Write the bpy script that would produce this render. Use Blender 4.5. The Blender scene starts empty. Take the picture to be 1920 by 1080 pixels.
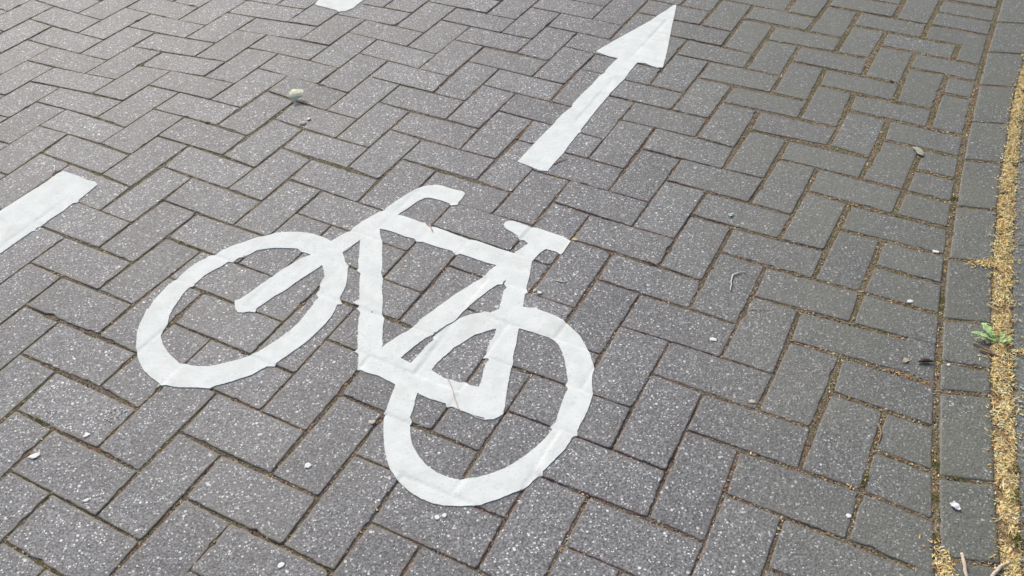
import bpy, bmesh, math, random
import numpy as np
from mathutils import Matrix, Vector, noise
from mathutils.geometry import delaunay_2d_cdt
random.seed(7)
RNG = np.random.default_rng(11)
S = bpy.context.scene
COL = S.collection

# ------------------------------------------------------------------ camera, sky, sun, exposure
cam = bpy.data.cameras.new('camera')
cam.sensor_width = 36.0
cam.lens = 36.0 * 1728.0 / 1920.0
cam.clip_start = 0.05
cam.clip_end = 500.0
cam_o = bpy.data.objects.new('camera', cam)
COL.objects.link(cam_o)
cam_o.matrix_world = Matrix.Translation((0, 0, 1.32873)) @ Matrix([[0.9999285,0.0119593,0.0],[-0.0079995,0.668843,-0.7433607],[-0.0088901,0.7433075,0.6688908]]).to_4x4()
S.camera = cam_o

SUN_EL, SUN_AZ = math.radians(44), math.radians(-27)      # azimuth from +Y, towards -X
w = bpy.data.worlds.new('World')
S.world = w
w.use_nodes = True
nt = w.node_tree
bg = nt.nodes['Background']
sky = nt.nodes.new('ShaderNodeTexSky')
sky.sky_type = 'NISHITA'
sky.sun_disc = False
sky.sun_elevation = SUN_EL
sky.sun_rotation = SUN_AZ
sky.air_density = 1.0
sky.dust_density = 4.0
sky.ozone_density = 0.6
nt.links.new(sky.outputs[0], bg.inputs[0])
bg.inputs[1].default_value = 0.10
sun = bpy.data.lights.new('sun', 'SUN')
sun.energy = 1.5
sun.angle = math.radians(22)
sun.color = (1.0, 0.985, 0.965)
sun_o = bpy.data.objects.new('sun', sun)
COL.objects.link(sun_o)
sd = Vector((math.sin(SUN_AZ) * math.cos(SUN_EL), math.cos(SUN_AZ) * math.cos(SUN_EL), math.sin(SUN_EL)))
sun_o.rotation_euler = sd.to_track_quat('Z', 'Y').to_euler()
S.view_settings.view_transform = 'Standard'
S.view_settings.look = 'None'
S.view_settings.exposure = 0.50
S.view_settings.gamma = 1.0
S.view_settings.use_curve_mapping = False


# ------------------------------------------------------------------ helpers
class NT:
    def __init__(self, name, rough=0.8, spec=0.5):
        self.m = bpy.data.materials.new(name)
        self.m.use_nodes = True
        self.t = self.m.node_tree
        self.b = self.t.nodes['Principled BSDF']
        self.b.inputs['Roughness'].default_value = rough
        self.b.inputs['Specular IOR Level'].default_value = spec
        self.co = self.t.nodes.new('ShaderNodeTexCoord').outputs['Object']

    def n(self, kind, **kw):
        nd = self.t.nodes.new(kind)
        for k, v in kw.items():
            setattr(nd, k, v)
        return nd

    def put(self, sock, v):
        if hasattr(v, 'is_output'):
            self.t.links.new(v, sock)
        elif isinstance(v, (tuple, list)) and len(v) == 3 and sock.type == 'RGBA':
            sock.default_value = (*v, 1)
        else:
            sock.default_value = v

    def noise(self, scale, detail=2, rough=0.5, dist=0.0, co=None):
        nd = self.n('ShaderNodeTexNoise')
        self.put(nd.inputs['Vector'], co or self.co)
        nd.inputs['Scale'].default_value = scale
        nd.inputs['Detail'].default_value = detail
        nd.inputs['Roughness'].default_value = rough
        nd.inputs['Distortion'].default_value = dist
        return nd.outputs[0]

    def voro(self, scale, feature='F1'):
        nd = self.n('ShaderNodeTexVoronoi', feature=feature)
        self.put(nd.inputs['Vector'], self.co)
        nd.inputs['Scale'].default_value = scale
        sep = self.n('ShaderNodeSeparateColor')
        self.put(sep.inputs[0], nd.outputs['Color'])
        return nd.outputs['Distance'], sep.outputs[0], sep.outputs[1]

    def math(self, op, a, b=0.0, c=0.0):
        nd = self.n('ShaderNodeMath', operation=op)
        self.put(nd.inputs[0], a)
        self.put(nd.inputs[1], b)
        self.put(nd.inputs[2], c)
        return nd.outputs[0]

    def ss(self, v, a, b, lo=0.0, hi=1.0):
        nd = self.n('ShaderNodeMapRange', interpolation_type='SMOOTHSTEP')
        self.put(nd.inputs[0], v)
        nd.inputs[1].default_value = a
        nd.inputs[2].default_value = b
        nd.inputs[3].default_value = lo
        nd.inputs[4].default_value = hi
        return nd.outputs[0]

    def mix(self, f, a, b, mode='MIX'):
        nd = self.n('ShaderNodeMix', data_type='RGBA', blend_type=mode)
        self.put(nd.inputs[0], f)
        self.put(nd.inputs[6], a)
        self.put(nd.inputs[7], b)
        return nd.outputs[2]

    def attr(self, name):
        return self.n('ShaderNodeAttribute', attribute_name=name)

    def xyz(self):
        nd = self.n('ShaderNodeSeparateXYZ')
        self.put(nd.inputs[0], self.co)
        return nd.outputs

    def bump(self, h, strength, dist):
        nd = self.n('ShaderNodeBump')
        nd.inputs['Strength'].default_value = strength
        nd.inputs['Distance'].default_value = dist
        self.put(nd.inputs['Height'], h)
        self.put(self.b.inputs['Normal'], nd.outputs[0])

    def base(self, v):
        self.put(self.b.inputs['Base Color'], v)


def mesh_obj(name, verts, faces, mat, parent=None, smooth=False, attrs=None, fattr=None, kind=None, label=None, cat=None, group=None, loc=None):
    me = bpy.data.meshes.new(name)
    V = np.asarray(verts, dtype=float)
    if loc is not None:
        V = V - np.asarray(loc, dtype=float)
    me.from_pydata(V.tolist(), [], [list(map(int, f)) for f in faces])
    me.materials.append(mat)
    if smooth:
        me.polygons.foreach_set('use_smooth', [True] * len(me.polygons))
    for k, v in (attrs or {}).items():
        a = np.asarray(v, dtype=np.float32)
        if a.ndim == 1:
            me.attributes.new(k, 'FLOAT', 'POINT').data.foreach_set('value', a)
        else:
            c = np.c_[a, np.ones(len(a), np.float32)].astype(np.float32)
            me.attributes.new(k, 'FLOAT_COLOR', 'POINT').data.foreach_set('color', c.ravel())
    me.update()
    o = bpy.data.objects.new(name, me)
    COL.objects.link(o)
    if loc is not None:
        o.location = loc
    if parent is not None:
        o.parent = parent
    tag(o, label, cat, group, kind)
    return o


def tag(o, label=None, cat=None, group=None, kind=None):
    for k, v in (('label', label), ('category', cat), ('group', group), ('kind', kind)):
        if v:
            o[k] = v


def empty(name, loc, label, cat, group=None):
    o = bpy.data.objects.new(name, None)
    o.empty_display_size = 0.05
    COL.objects.link(o)
    o.location = loc
    tag(o, label, cat, group)
    return o


# ------------------------------------------------------------------ measured layout (metres on the ground)
PTS = np.array([[0,0,-702.2,1379.9],[2,0,-525.1,1288.0],[0,1,-665.9,1473.1],[2,1,-476.0,1379.2],[-1,-1,-851.3,1347.9],[0,-1,-756.8,1294.8],[-3,-1,-1019.1,1435.7],[-1,0,-807.2,1438.6],[-3,0,-990.2,1529.4],[-2,0,-895.7,1487.5],[-2,1,-849.8,1577.5],[-4,0,-1064.9,1581.4],[-4,1,-1031.6,1670.2],[-2,2,-792.5,1665.7],[-1,2,-704.0,1615.8],[-3,1,-942.1,1633.6],[-3,2,-896.0,1723.6],[-3,3,-839.4,1806.4],[-2,3,-749.5,1755.8],[-1,3,-651.6,1708.7],[-1,4,-603.5,1801.7],[-4,2,-984.2,1770.9],[-2,-1,-945.2,1387.2],[-2,-2,-990.8,1298.7],[0,-2,-798.8,1209.4],[1,-2,-712.0,1150.0],[1,-3,-756.9,1055.8],[-1,-2,-903.2,1249.1],[-1,-3,-939.9,1146.9],[2,-3,-667.9,1003.5],[2,-4,-711.0,909.8],[0,-4,-894.4,1006.8],[0,-3,-856.6,1098.1],[3,-4,-622.8,861.9],[3,-3,-568.4,943.4],[3,-2,-529.3,1034.3],[2,-2,-614.2,1088.1],[2,-1,-567.7,1185.2],[4,-1,-383.6,1089.6],[4,-2,-429.7,994.2],[3,-1,-478.4,1142.4],[5,-2,-340.2,943.4],[5,-3,-383.4,849.5],[4,-3,-478.4,893.9],[5,-1,-286.5,1034.3],[5,0,-242.6,1127.0],[4,0,-329.1,1177.3],[6,0,-152.4,1087.3],[7,0,-63.1,1037.0],[7,1,-12.8,1132.5],[8,-1,-18.1,895.9],[8,1,85.2,1086.2],[8,-2,-61.2,800.0],[6,-2,-242.8,892.7],[9,1,176.3,1039.4],[9,0,126.9,936.8],[10,1,268.8,989.7],[9,2,223.2,1138.0],[10,0,226.4,894.5],[9,-1,80.0,842.2],[10,2,309.7,1064.2],[10,3,362.0,1170.4],[11,2,402.4,1034.8],[11,1,363.0,938.9],[12,1,452.1,894.5],[13,1,560.7,858.8],[13,2,600.3,943.2],[12,2,503.5,1000.2],[12,3,546.4,1085.4],[12,4,608.6,1167.8],[13,3,656.6,1034.6],[13,4,695.0,1121.5],[4,7,-1.1,1820.0],[4,6,-45.9,1737.9],[5,7,105.2,1787.5],[5,6,49.0,1695.2],[6,7,184.8,1733.3],[6,6,139.3,1642.1],[7,7,280.5,1684.7],[7,8,332.3,1776.6],[7,6,224.9,1589.1],[8,6,327.4,1546.7],[8,5,273.5,1454.7],[7,5,188.3,1502.8],[7,4,131.9,1412.2],[6,4,37.5,1458.9],[6,5,83.2,1549.3],[8,3,176.1,1277.8],[8,4,218.5,1354.7],[1,5,-370.1,1790.6],[3,3,-282.7,1511.3],[4,3,-192.3,1463.0],[4,4,-141.4,1555.3],[3,4,-236.2,1603.3],[3,4,-220.8,1641.2],[3,6,-150.8,1771.3],[3,5,-185.1,1699.7],[4,2,-235.8,1381.4],[9,3,256.0,1205.0],[9,4,312.5,1294.9],[0,11,-175.0,2397.2],[0,10,-211.9,2307.3],[1,12,-28.3,2440.8],[1,10,-124.6,2261.6],[1,9,-170.9,2164.9],[2,9,-84.7,2117.4],[2,8,-129.7,2016.1],[3,8,-36.9,1972.5],[3,7,-82.8,1879.7],[1,8,-233.5,2061.0],[0,9,-276.4,2202.9],[0,6,-412.1,1942.1],[0,7,-367.3,2028.6],[1,6,-330.7,1884.8],[2,7,-188.2,1921.0],[2,11,17.1,2296.1],[3,11,114.4,2250.3],[3,12,154.8,2346.4],[6,9,284.8,1918.2],[5,10,246.4,2053.1],[5,9,198.5,1967.5],[6,11,386.5,2112.3],[3,9,22.8,2055.5],[3,10,55.6,2140.9],[1,13,24.6,2540.8],[0,13,-77.2,2573.9],[0,12,-107.5,2484.6],[-9,8,-1211.9,2501.9],[-10,8,-1316.7,2547.5],[-9,11,-1061.7,2778.9],[-8,11,-968.1,2724.3],[-8,12,-928.5,2825.1],[-4,11,-548.1,2613.4],[-4,10,-585.2,2512.7],[-5,10,-681.0,2558.5],[-4,7,-748.1,2241.7],[-4,6,-789.5,2151.7],[-4,8,-685.8,2327.3],[-5,7,-839.0,2295.5],[-3,8,-604.4,2266.9],[-3,7,-636.9,2175.3],[-2,7,-555.4,2119.9],[-2,6,-590.1,2033.4],[-3,6,-699.4,2091.8],[-3,5,-739.2,2004.4],[-2,5,-648.3,1942.4],[-1,6,-511.7,1975.3],[-1,5,-550.1,1889.3],[-4,5,-843.3,2051.4],[-4,4,-879.7,1954.3],[-5,4,-984.5,2009.7],[-6,4,-1076.8,2069.2],[-4,3,-943.2,1867.9],[-5,3,-1028.1,1926.8],[-7,3,-1213.8,2021.9],[-7,4,-1181.4,2115.4],[-2,4,-696.8,1856.2],[-3,4,-799.2,1903.6],[-6,5,-1037.5,2138.6],[8,9,463.0,1801.9],[9,7,469.0,1593.9],[9,8,510.6,1676.3],[10,8,613.2,1648.6],[10,9,655.1,1707.7],[10,10,706.8,1797.0],[11,10,795.2,1740.0],[11,9,755.0,1661.6],[12,10,914.3,1729.3],[11,10,823.6,1773.2],[11,8,704.2,1589.5],[11,7,662.4,1504.8],[10,7,548.4,1531.8],[10,6,512.0,1438.7],[12,9,842.1,1624.9],[12,7,745.7,1451.4],[12,6,705.6,1370.0],[11,6,599.2,1395.9],[11,5,558.2,1305.8],[12,5,648.6,1270.0],[13,6,789.6,1312.5],[9,5,372.5,1408.0],[9,6,409.7,1486.6],[9,7,443.8,1551.8],[10,4,423.3,1273.7],[12,5,652.0,1255.3],[13,5,747.8,1225.1],[5,17,601.7,2701.7],[5,18,673.9,2828.7],[6,16,646.7,2559.1],[7,15,689.5,2423.3],[7,16,729.1,2503.3],[8,15,782.8,2374.2],[8,17,873.9,2543.1],[8,14,735.7,2285.1],[8,18,925.1,2653.3],[9,17,979.4,2517.0],[10,17,1065.1,2471.9],[10,19,1169.3,2639.9],[7,11,488.0,2060.6],[7,12,535.4,2151.7],[7,14,630.9,2317.2],[6,15,578.4,2458.0],[9,13,777.4,2146.3],[9,14,827.9,2233.9],[8,13,678.5,2189.6],[8,10,534.0,1910.6],[8,11,578.6,2005.8],[8,12,637.8,2088.3],[9,10,629.5,1869.6],[9,12,725.6,2040.2],[9,11,684.2,1954.8],[10,12,822.9,2013.0],[10,15,960.1,2268.2],[9,16,920.8,2420.8],[10,16,1023.6,2383.9],[11,16,1110.8,2305.8],[11,11,876.6,1880.4],[11,14,1019.3,2138.2],[10,11,770.9,1917.4],[11,13,973.1,2034.8]], dtype=float)          # brick corner: grid column, grid row, x mm, y mm
PTS[:, 2:] /= 1000.0
CB, CL, CR = [-0.01166,0.05506,0.46215,1.07595], [-0.00262,0.06734,0.46792,1.18365], [0.01699,0.06502,0.45211,1.21582]                # edge of herringbone, both edges of the litter filled gap


def curve(c, y):
    y = np.asarray(y, dtype=float)
    yc = np.clip(y, 0.74, 2.95)
    d = np.polyder(np.array(c))
    return np.polyval(c, yc - 1.8) + np.polyval(d, yc - 1.8) * (y - yc)


def basis(ab):
    x = (ab[:, 0] - 3) / 10
    y = (ab[:, 1] - 4) / 10
    return np.stack([np.ones_like(x), x, y, x * x, x * y, y * y], 1)


_B = basis(PTS[:, :2])
_W = np.linalg.solve(_B.T @ _B + 1e-3 * np.eye(6), _B.T @ PTS[:, 2:])
_r1 = PTS[:, 2:] - _B @ _W


def kern(ab, pts, res, sig, reg):
    d2 = ((ab[:, None, :] - pts[None, :, :]) ** 2).sum(2)
    k = np.exp(-d2 / (2 * sig * sig))
    return (k @ res) / (k.sum(1) + reg)[:, None]


_r2 = _r1 - kern(PTS[:, :2], PTS[:, :2], _r1, 2.0, 0.5)
_ok = np.hypot(*_r2.T) < 0.014
_P3, _R3 = PTS[_ok, :2], _r2[_ok]


def lattice(ab):
    ab = np.atleast_2d(np.asarray(ab, dtype=float))
    return basis(ab) @ _W + kern(ab, PTS[:, :2], _r1, 2.0, 0.5) + kern(ab, _P3, _R3, 0.45, 0.25)


def clip_curve(poly, c, off, keep_left=True):
    """clip a polygon by the curve x = c(y) + off"""
    out = []
    sgn = 1 if keep_left else -1
    f = [sgn * (curve(c, p[1]) + off - p[0]) for p in poly]
    for i in range(len(poly)):
        a, b = poly[i], poly[(i + 1) % len(poly)]
        fa, fb = float(f[i]), float(f[(i + 1) % len(poly)])
        if fa >= 0:
            out.append(a)
        if fa * fb < 0:
            t = fa / (fa - fb)
            out.append(a + t * (b - a))
    return out


def area(p):
    p = np.array(p)
    x, y = p[:, 0], p[:, 1]
    return 0.5 * np.sum(x * np.roll(y, -1) - np.roll(x, -1) * y)


def inset(p, d):
    """offset a convex CCW polygon inward by d (one value or one per edge)"""
    n = len(p)
    d = np.full(n, d, dtype=float) if np.isscalar(d) else np.asarray(d, dtype=float)
    lines = []
    for i in range(n):
        a, b = p[i], p[(i + 1) % n]
        t = (b - a) / (np.linalg.norm(b - a) + 1e-9)
        nn = np.array([-t[1], t[0]])
        lines.append((a + nn * d[i], t))
    out = []
    for i in range(n):
        (a, t), (b, s) = lines[i - 1], lines[i]
        den = t[0] * s[1] - t[1] * s[0]
        if abs(den) < 1e-4:
            out.append(b)
        else:
            k = ((b - a)[0] * s[1] - (b - a)[1] * s[0]) / den
            out.append(a + t * k)
    return np.array(out)


def clean(p):
    p = [np.asarray(q, dtype=float) for q in p]
    out = [q for i, q in enumerate(p) if np.linalg.norm(q - p[i - 1]) > 0.004]
    if len(out) < 3:
        return None
    out = np.array(out)
    if area(out) < 0:
        out = out[::-1]
    return out


CELLS = []           # (outline on the ground before the joint is taken off, sort)
X0, X1, Y0, Y1 = -2.5, 2.2, 0.25, 3.9
for i in range(-34, 34):
    for j in range(-16, 40):
        k = (i + j) % 4
        if k == 0:
            q = [(i, j), (i + 2, j), (i + 2, j + 1), (i, j + 1)]
        elif k == 2:
            q = [(i, j), (i + 1, j), (i + 1, j + 2), (i, j + 2)]
        else:
            continue
        c = lattice([np.mean(q, 0)])[0]
        if not (X0 < c[0] < X1 and Y0 < c[1] < Y1):
            continue
        CELLS.append((i, j, k, q))
BRICKS = []
for i, j, k, q in CELLS:
    p = lattice(q)
    side = curve(CB, p[:, 1]) - p[:, 0]            # metres left of the border
    if side.max() < 0.03:
        continue
    if k == 2 and side[1] > -0.01 and side[2] > -0.01 and min(side[1], side[2]) < 0.085:
        for jj in (j, j + 1):                      # cut row ends at the edge
            a = lattice([(i, jj), (i + 1, jj), (i + 1, jj + 1), (i, jj + 1)])
            a[1] += (a[1] - a[0]) * 1.6
            a[2] += (a[2] - a[3]) * 1.6
            c = clean(clip_curve(list(a), CB, -0.002))
            if c is not None:
                BRICKS.append((c, 0))
        continue
    if k == 0 and min(side[1], side[2]) > -0.01 and min(side[1], side[2]) < 0.075:
        p[1] += (p[1] - p[0]) * 0.8
        p[2] += (p[2] - p[3]) * 0.8
    c = clean(clip_curve(list(p), CB, -0.002))
    if c is None:
        continue
    full = 0.105 * 0.21
    if area(c) < 0.30 * full:
        continue
    BRICKS.append((c, 0))

# stretcher course along the path and slabs beyond the gap
BJ = [0.811,0.971,1.169,1.246,1.365,1.558,1.75,1.943,2.122]
BJR = [0.796,0.954,1.154,1.22,1.348,1.54,1.729,1.922,2.105]
jl = sorted(BJ)
jr = sorted(BJR)
while jl[-1] < 4.0:
    jl.append(jl[-1] + 0.192)
    jr.append(jr[-1] + 0.192)
jl.insert(0, jl[0] - 0.18)
jr.insert(0, jr[0] - 0.18)
jl.insert(0, jl[0] - 0.19)
jr.insert(0, jr[0] - 0.19)
EDGING = []
for a0, a1, b0, b1 in zip(jl[:-1], jl[1:], jr[:-1], jr[1:]):
    p = np.array([(curve(CB, a0), a0), (curve(CL, b0), b0), (curve(CL, b1), b1), (curve(CB, a1), a1)], dtype=float)
    EDGING.append((clean(list(p)), 1))
SLABS = []
sj = [0.29, 0.58, 0.872, 1.268, 1.60, 1.93, 2.26, 2.59, 2.92, 3.25, 3.58, 3.91]
for a0, a1 in zip(sj[:-1], sj[1:]):
    x0, x1 = float(curve(CR, a0)), float(curve(CR, a1))
    for s0, s1 in ((0, 0.33), (0.33, 0.66), (0.66, 0.99)):
        SLABS.append((clean([np.array(v) for v in ((x0 + s0, a0), (x0 + s1, a0), (x1 + s1, a1), (x1 + s0, a1))]), 2))


def build_pavers(name, items, mat, chamf, chd):
    """one mesh of many blocks: worn rounded edges, slightly uneven seating"""
    V, Fc, tone, edge = [], [], [], []
    REG = []
    base = 0
    for poly, kind in items:
        n = len(poly)
        cx = poly.mean(0)
        right = np.clip((cx[0] - 0.25) / 0.8, 0, 1)
        if kind == 0:
            g = RNG.uniform(0.0006, 0.0020, n) + 0.0054 * right
        elif kind == 1:
            g = RNG.uniform(0.002, 0.0045, n)
        else:
            g = RNG.uniform(0.002, 0.003, n)
        top = inset(poly, g)
        if area(top) < 1e-4:
            continue
        h0 = RNG.uniform(-0.0008, 0.0008)
        tx, ty = RNG.normal(0, 0.005, 2)
        rings = []
        rad = RNG.uniform(0.004, 0.008)
        sides = [max(3, int(np.linalg.norm(top[(e + 1) % n] - top[e]) / 0.007)) for e in range(n)]

        def outline(p, rr):
            s = []
            for e in range(n):
                a, b, c = p[e - 1], p[e], p[(e + 1) % n]
                la, lc = np.linalg.norm(a - b) + 1e-9, np.linalg.norm(c - b) + 1e-9
                ra, rc = min(rr, la * .35), min(rr, lc * .35)
                p0, p1 = b + (a - b) / la * ra, b + (c - b) / lc * rc
                for t in (0.0, 0.33, 0.67):
                    s.append((1 - t) ** 2 * p0 + 2 * t * (1 - t) * b + t * t * p1)
                q1 = c + (b - c) / lc * rc
                for t in np.arange(sides[e]) / sides[e]:
                    s.append(p1 + (q1 - p1) * t)
            return np.array(s)

        smp = outline(top, rad)
        M = len(smp)
        dirn = outline(inset(top, 0.012), rad * .5) - smp
        dirn /= np.linalg.norm(dirn, axis=1)[:, None] + 1e-9
        wob = np.array([noise.noise(Vector((x * 75, y * 75, 3.1 + kind))) for x, y in smp]) * 0.0014
        wob += np.array([noise.noise(Vector((x * 220, y * 220, 8.1))) for x, y in smp]) * 0.0013
        chip = np.array([max(0, noise.noise(Vector((x * 38, y * 38, 21.0))) - 0.33) for x, y in smp]) * 0.014
        wob = wob + chip
        prof = [(0.0, -0.022), (0.0, -chd - .0012), (chamf * .28, -chd * .52), (chamf * .62, -chd * .16), (chamf, -0.0001), (chamf + .005, 0.0)]
        for dd, zz in prof:
            r = outline(inset(top, dd), max(rad - dd, 0.002))
            r = r + dirn * (wob * max(0.0, 1 - dd / (chamf + .005)))[:, None]
            z = zz + h0 + (r[:, 0] - cx[0]) * tx + (r[:, 1] - cx[1]) * ty
            rings.append(np.c_[r, z])
        V.append(np.concatenate(rings))
        tn = RNG.normal(0, 1)
        tone += [tn] * (M * len(prof))
        for dd, zz in prof:
            edge += [1.0 - min(1, dd / (chamf + .004)) * 0.999] * M
        for r in range(len(prof) - 1):
            for m in range(M):
                m2 = (m + 1) % M
                Fc.append((base + r * M + m, base + r * M + m2, base + (r + 1) * M + m2, base + (r + 1) * M + m))
        Fc.append([base + (len(prof) - 1) * M + m for m in range(M)])
        base += M * len(prof)
        REG.append((top, h0, tx, ty, cx))
    o = mesh_obj(name, np.concatenate(V), Fc, mat, smooth=True, attrs={'tone': tone, 'edge': edge}, kind='structure')
    return o, REG


# ------------------------------------------------------------------ materials
def paver_mat(name, base, green_lo, green_hi, film_max):
    k = NT(name, 0.62, 0.5)
    x, y, z = k.xyz()
    d1, r1, g1 = k.voro(205)
    d2, r2, g2 = k.voro(360)
    d3, r3, g3 = k.voro(110)
    tone = k.attr('tone').outputs['Fac']
    edge = k.attr('edge').outputs['Fac']
    big = k.noise(5.5, 3, 0.55)
    mid = k.noise(32, 4, 0.6)
    fine = k.noise(230, 4, 0.75)
    dark = tuple(c * 0.28 for c in base)
    lite = tuple(min(1, c * 1.85) for c in base)
    c = k.mix(k.ss(fine, 0.30, 0.70), dark, lite)
    # small stones in the concrete: dark, mid and pale ones
    c = k.mix(k.math('MULTIPLY', k.ss(r1, 0.82, 0.84), k.ss(d1, 0.62, 0.45)), c, tuple(v * 1.9 for v in base))
    c = k.mix(k.math('MULTIPLY', k.ss(r2, 0.20, 0.18), 0.75), c, tuple(v * 0.30 for v in base))
    c = k.mix(k.math('MULTIPLY', k.ss(g1, 0.935, 0.945), k.ss(d1, 0.48, 0.34)), c, (0.66, 0.66, 0.64))
    c = k.mix(k.math('MULTIPLY', k.ss(g3, 0.962, 0.966), k.ss(d3, 0.34, 0.25)), c, (0.70, 0.69, 0.66))
    c = k.mix(k.math('MULTIPLY', k.ss(g2, 0.93, 0.94), k.ss(d2, 0.5, 0.4)), c, (0.74, 0.74, 0.73))
    # block to block and patch to patch tone
    t = k.math('MULTIPLY_ADD', tone, 0.060, 1.0)
    t = k.math('MULTIPLY', t, k.ss(big, 0.25, 0.75, 0.90, 1.10))
    t = k.math('MULTIPLY', t, k.ss(mid, 0.25, 0.75, 0.90, 1.10))
    comb = k.n('ShaderNodeCombineColor')
    for s in comb.inputs:
        k.put(s, t)
    c = k.mix(1.0, c, comb.outputs[0], 'MULTIPLY')
    # warm rusty soil worked into the block edges, in patches
    soil = k.math('MULTIPLY', k.ss(edge, 0.0, 0.75), k.ss(k.noise(22, 3, 0.6), 0.36, 0.62))
    c = k.mix(k.math('MULTIPLY', soil, 0.62), c, (0.175, 0.125, 0.105))
    fringe = k.math('MULTIPLY', k.math('MULTIPLY', k.ss(edge, 0.05, 0.8), k.ss(k.noise(17, 3, 0.6), 0.40, 0.60)), k.ss(x, 0.05, -0.5))
    c = k.mix(k.math('MULTIPLY', fringe, 0.75), c, (0.205, 0.195, 0.135))
    blotch = k.ss(k.noise(14, 4, 0.65, 0.4), 0.60, 0.74)
    c = k.mix(k.math('MULTIPLY', blotch, 0.22), c, (0.26, 0.19, 0.17))
    # thin green-brown film where the path is damp beside the planted gap
    film = k.math('MULTIPLY', k.ss(x, green_lo, green_hi), k.ss(big, 0.30, 0.62, 0.45, 1.0))
    c = k.mix(k.math('MULTIPLY', film, film_max), c, (0.134, 0.140, 0.104))
    dust = k.math('MULTIPLY', k.ss(k.noise(2.6, 3, 0.55), 0.46, 0.66), k.ss(k.noise(60, 3, 0.6), 0.3, 0.7, 0.4, 1.0))
    c = k.mix(k.math('MULTIPLY', dust, 0.24), c, (0.195, 0.186, 0.160))
    k.base(c)
    k.put(k.b.inputs['Roughness'], k.ss(fine, 0.2, 0.8, 0.45, 0.64))
    h = k.math('ADD', k.math('MULTIPLY', fine, 0.9), k.math('ADD', k.math('MULTIPLY', d1, -0.45), k.math('MULTIPLY', mid, 1.1)))
    k.bump(h, 0.65, 0.0020)
    return k.m


M_BRICK = paver_mat('grey_concrete_paver', (0.150, 0.1515, 0.154), 0.10, 0.85, 0.72)
M_EDGE = paver_mat('edging_concrete_paver', (0.150, 0.153, 0.144), 0.1, 0.8, 0.72)
M_SLAB = paver_mat('smooth_grey_slab', (0.165, 0.175, 0.172), 0.4, 1.0, 0.55)


def soil_mat():
    k = NT('joint_soil', 0.9, 0.25)
    x, y, z = k.xyz()
    a = k.noise(60, 4, 0.65)
    b = k.noise(9, 3, 0.6)
    f = k.noise(420, 3, 0.7)
    d, r, g = k.voro(420)
    c = k.mix(k.ss(f, 0.3, 0.7), (0.085, 0.066, 0.050), (0.25, 0.20, 0.15))
    c = k.mix(k.math('MULTIPLY', k.ss(a, 0.52, 0.62), 0.8), c, (0.215, 0.110, 0.062))
    farl = k.math('MULTIPLY', k.ss(x, 0.35, -0.6), k.ss(y, 0.9, 2.1))  # joint colour paler toward the far left
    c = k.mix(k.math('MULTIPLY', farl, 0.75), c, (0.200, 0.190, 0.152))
    left = k.ss(x, 0.15, -0.75)
    c = k.mix(k.math('MULTIPLY', k.ss(b, 0.42, 0.60), k.math('MULTIPLY_ADD', left, 0.45, 0.25)), c, (0.120, 0.118, 0.050))
    right = k.ss(x, 0.25, 0.95)
    gr = k.math('MULTIPLY', right, k.ss(k.noise(28, 3, 0.6), 0.36, 0.60))
    c = k.mix(k.math('MULTIPLY', gr, 0.65), c, (0.27, 0.215, 0.115))
    c = k.mix(k.math('MULTIPLY', right, k.math('MULTIPLY', k.ss(b, 0.42, 0.58), 0.6)), c, (0.135, 0.128, 0.050))
    c = k.mix(k.ss(r, 0.86, 0.88), c, (0.36, 0.30, 0.22))
    c = k.mix(k.ss(g, 0.10, 0.08), c, (0.02, 0.016, 0.013))
    c = k.mix(k.math('MULTIPLY', k.attr('litter').outputs['Fac'], 0.8), c, k.mix(k.ss(f, 0.3, 0.7), (0.30, 0.19, 0.08), (0.62, 0.45, 0.21)))
    k.base(c)
    k.bump(k.math('ADD', f, k.math('MULTIPLY', d, -0.6)), 0.9, 0.003)
    return k.m


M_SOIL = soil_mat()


def paint_mat():
    k = NT('white_road_paint', 0.85, 0.18)
    n1 = k.noise(26, 4, 0.6)
    n2 = k.noise(160, 3, 0.65)
    d, r, g = k.voro(120)
    c = k.mix(k.ss(n1, 0.30, 0.72), (0.775, 0.80, 0.765), (0.685, 0.715, 0.675))
    c = k.mix(k.math('MULTIPLY', k.ss(n2, 0.54, 0.72), 0.42), c, (0.46, 0.475, 0.445))
    c = k.mix(k.math('MULTIPLY', k.ss(k.noise(9, 5, 0.7), 0.50, 0.70), 0.40), c, (0.57, 0.575, 0.535))
    c = k.mix(k.math('MULTIPLY', k.math('MULTIPLY', k.ss(g, 0.965, 0.97), k.ss(d, 0.22, 0.12)), 0.5), c, (0.38, 0.37, 0.34))
    k.base(c)
    k.bump(k.math('ADD', k.math('MULTIPLY', n2, 0.6), k.math('MULTIPLY', k.noise(420, 2, 0.6), 0.5)), 0.75, 0.0013)
    return k.m


M_PAINT = paint_mat()


def tint_mat(name, rough=0.75, spec=0.3, var=0.25, scale=300):
    """colour carried by each flake, grain or stone itself, with a little grain"""
    k = NT(name, rough, spec)
    a = k.attr('tint').outputs['Color']
    f = k.noise(scale, 3, 0.6)
    k.base(k.mix(k.ss(f, 0.3, 0.7, 0.0, var), a, (0.06, 0.05, 0.035)))
    k.bump(f, 0.4, 0.0008)
    return k.m


M_LITTER = tint_mat('dry_plant_litter', 0.85, 0.15, 0.14)
M_GRIT = tint_mat('loose_grit', 0.8, 0.3, 0.2, 600)
M_MOSS = tint_mat('moss', 0.9, 0.15, 0.35, 500)


def plain(name, c1, c2, scale=200, rough=0.7, spec=0.35, bump=0.4):
    k = NT(name, rough, spec)
    f = k.noise(scale, 3, 0.6)
    k.base(k.mix(k.ss(f, 0.3, 0.7), c1, c2))
    k.bump(f, bump, 0.0008)
    return k.m


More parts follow.
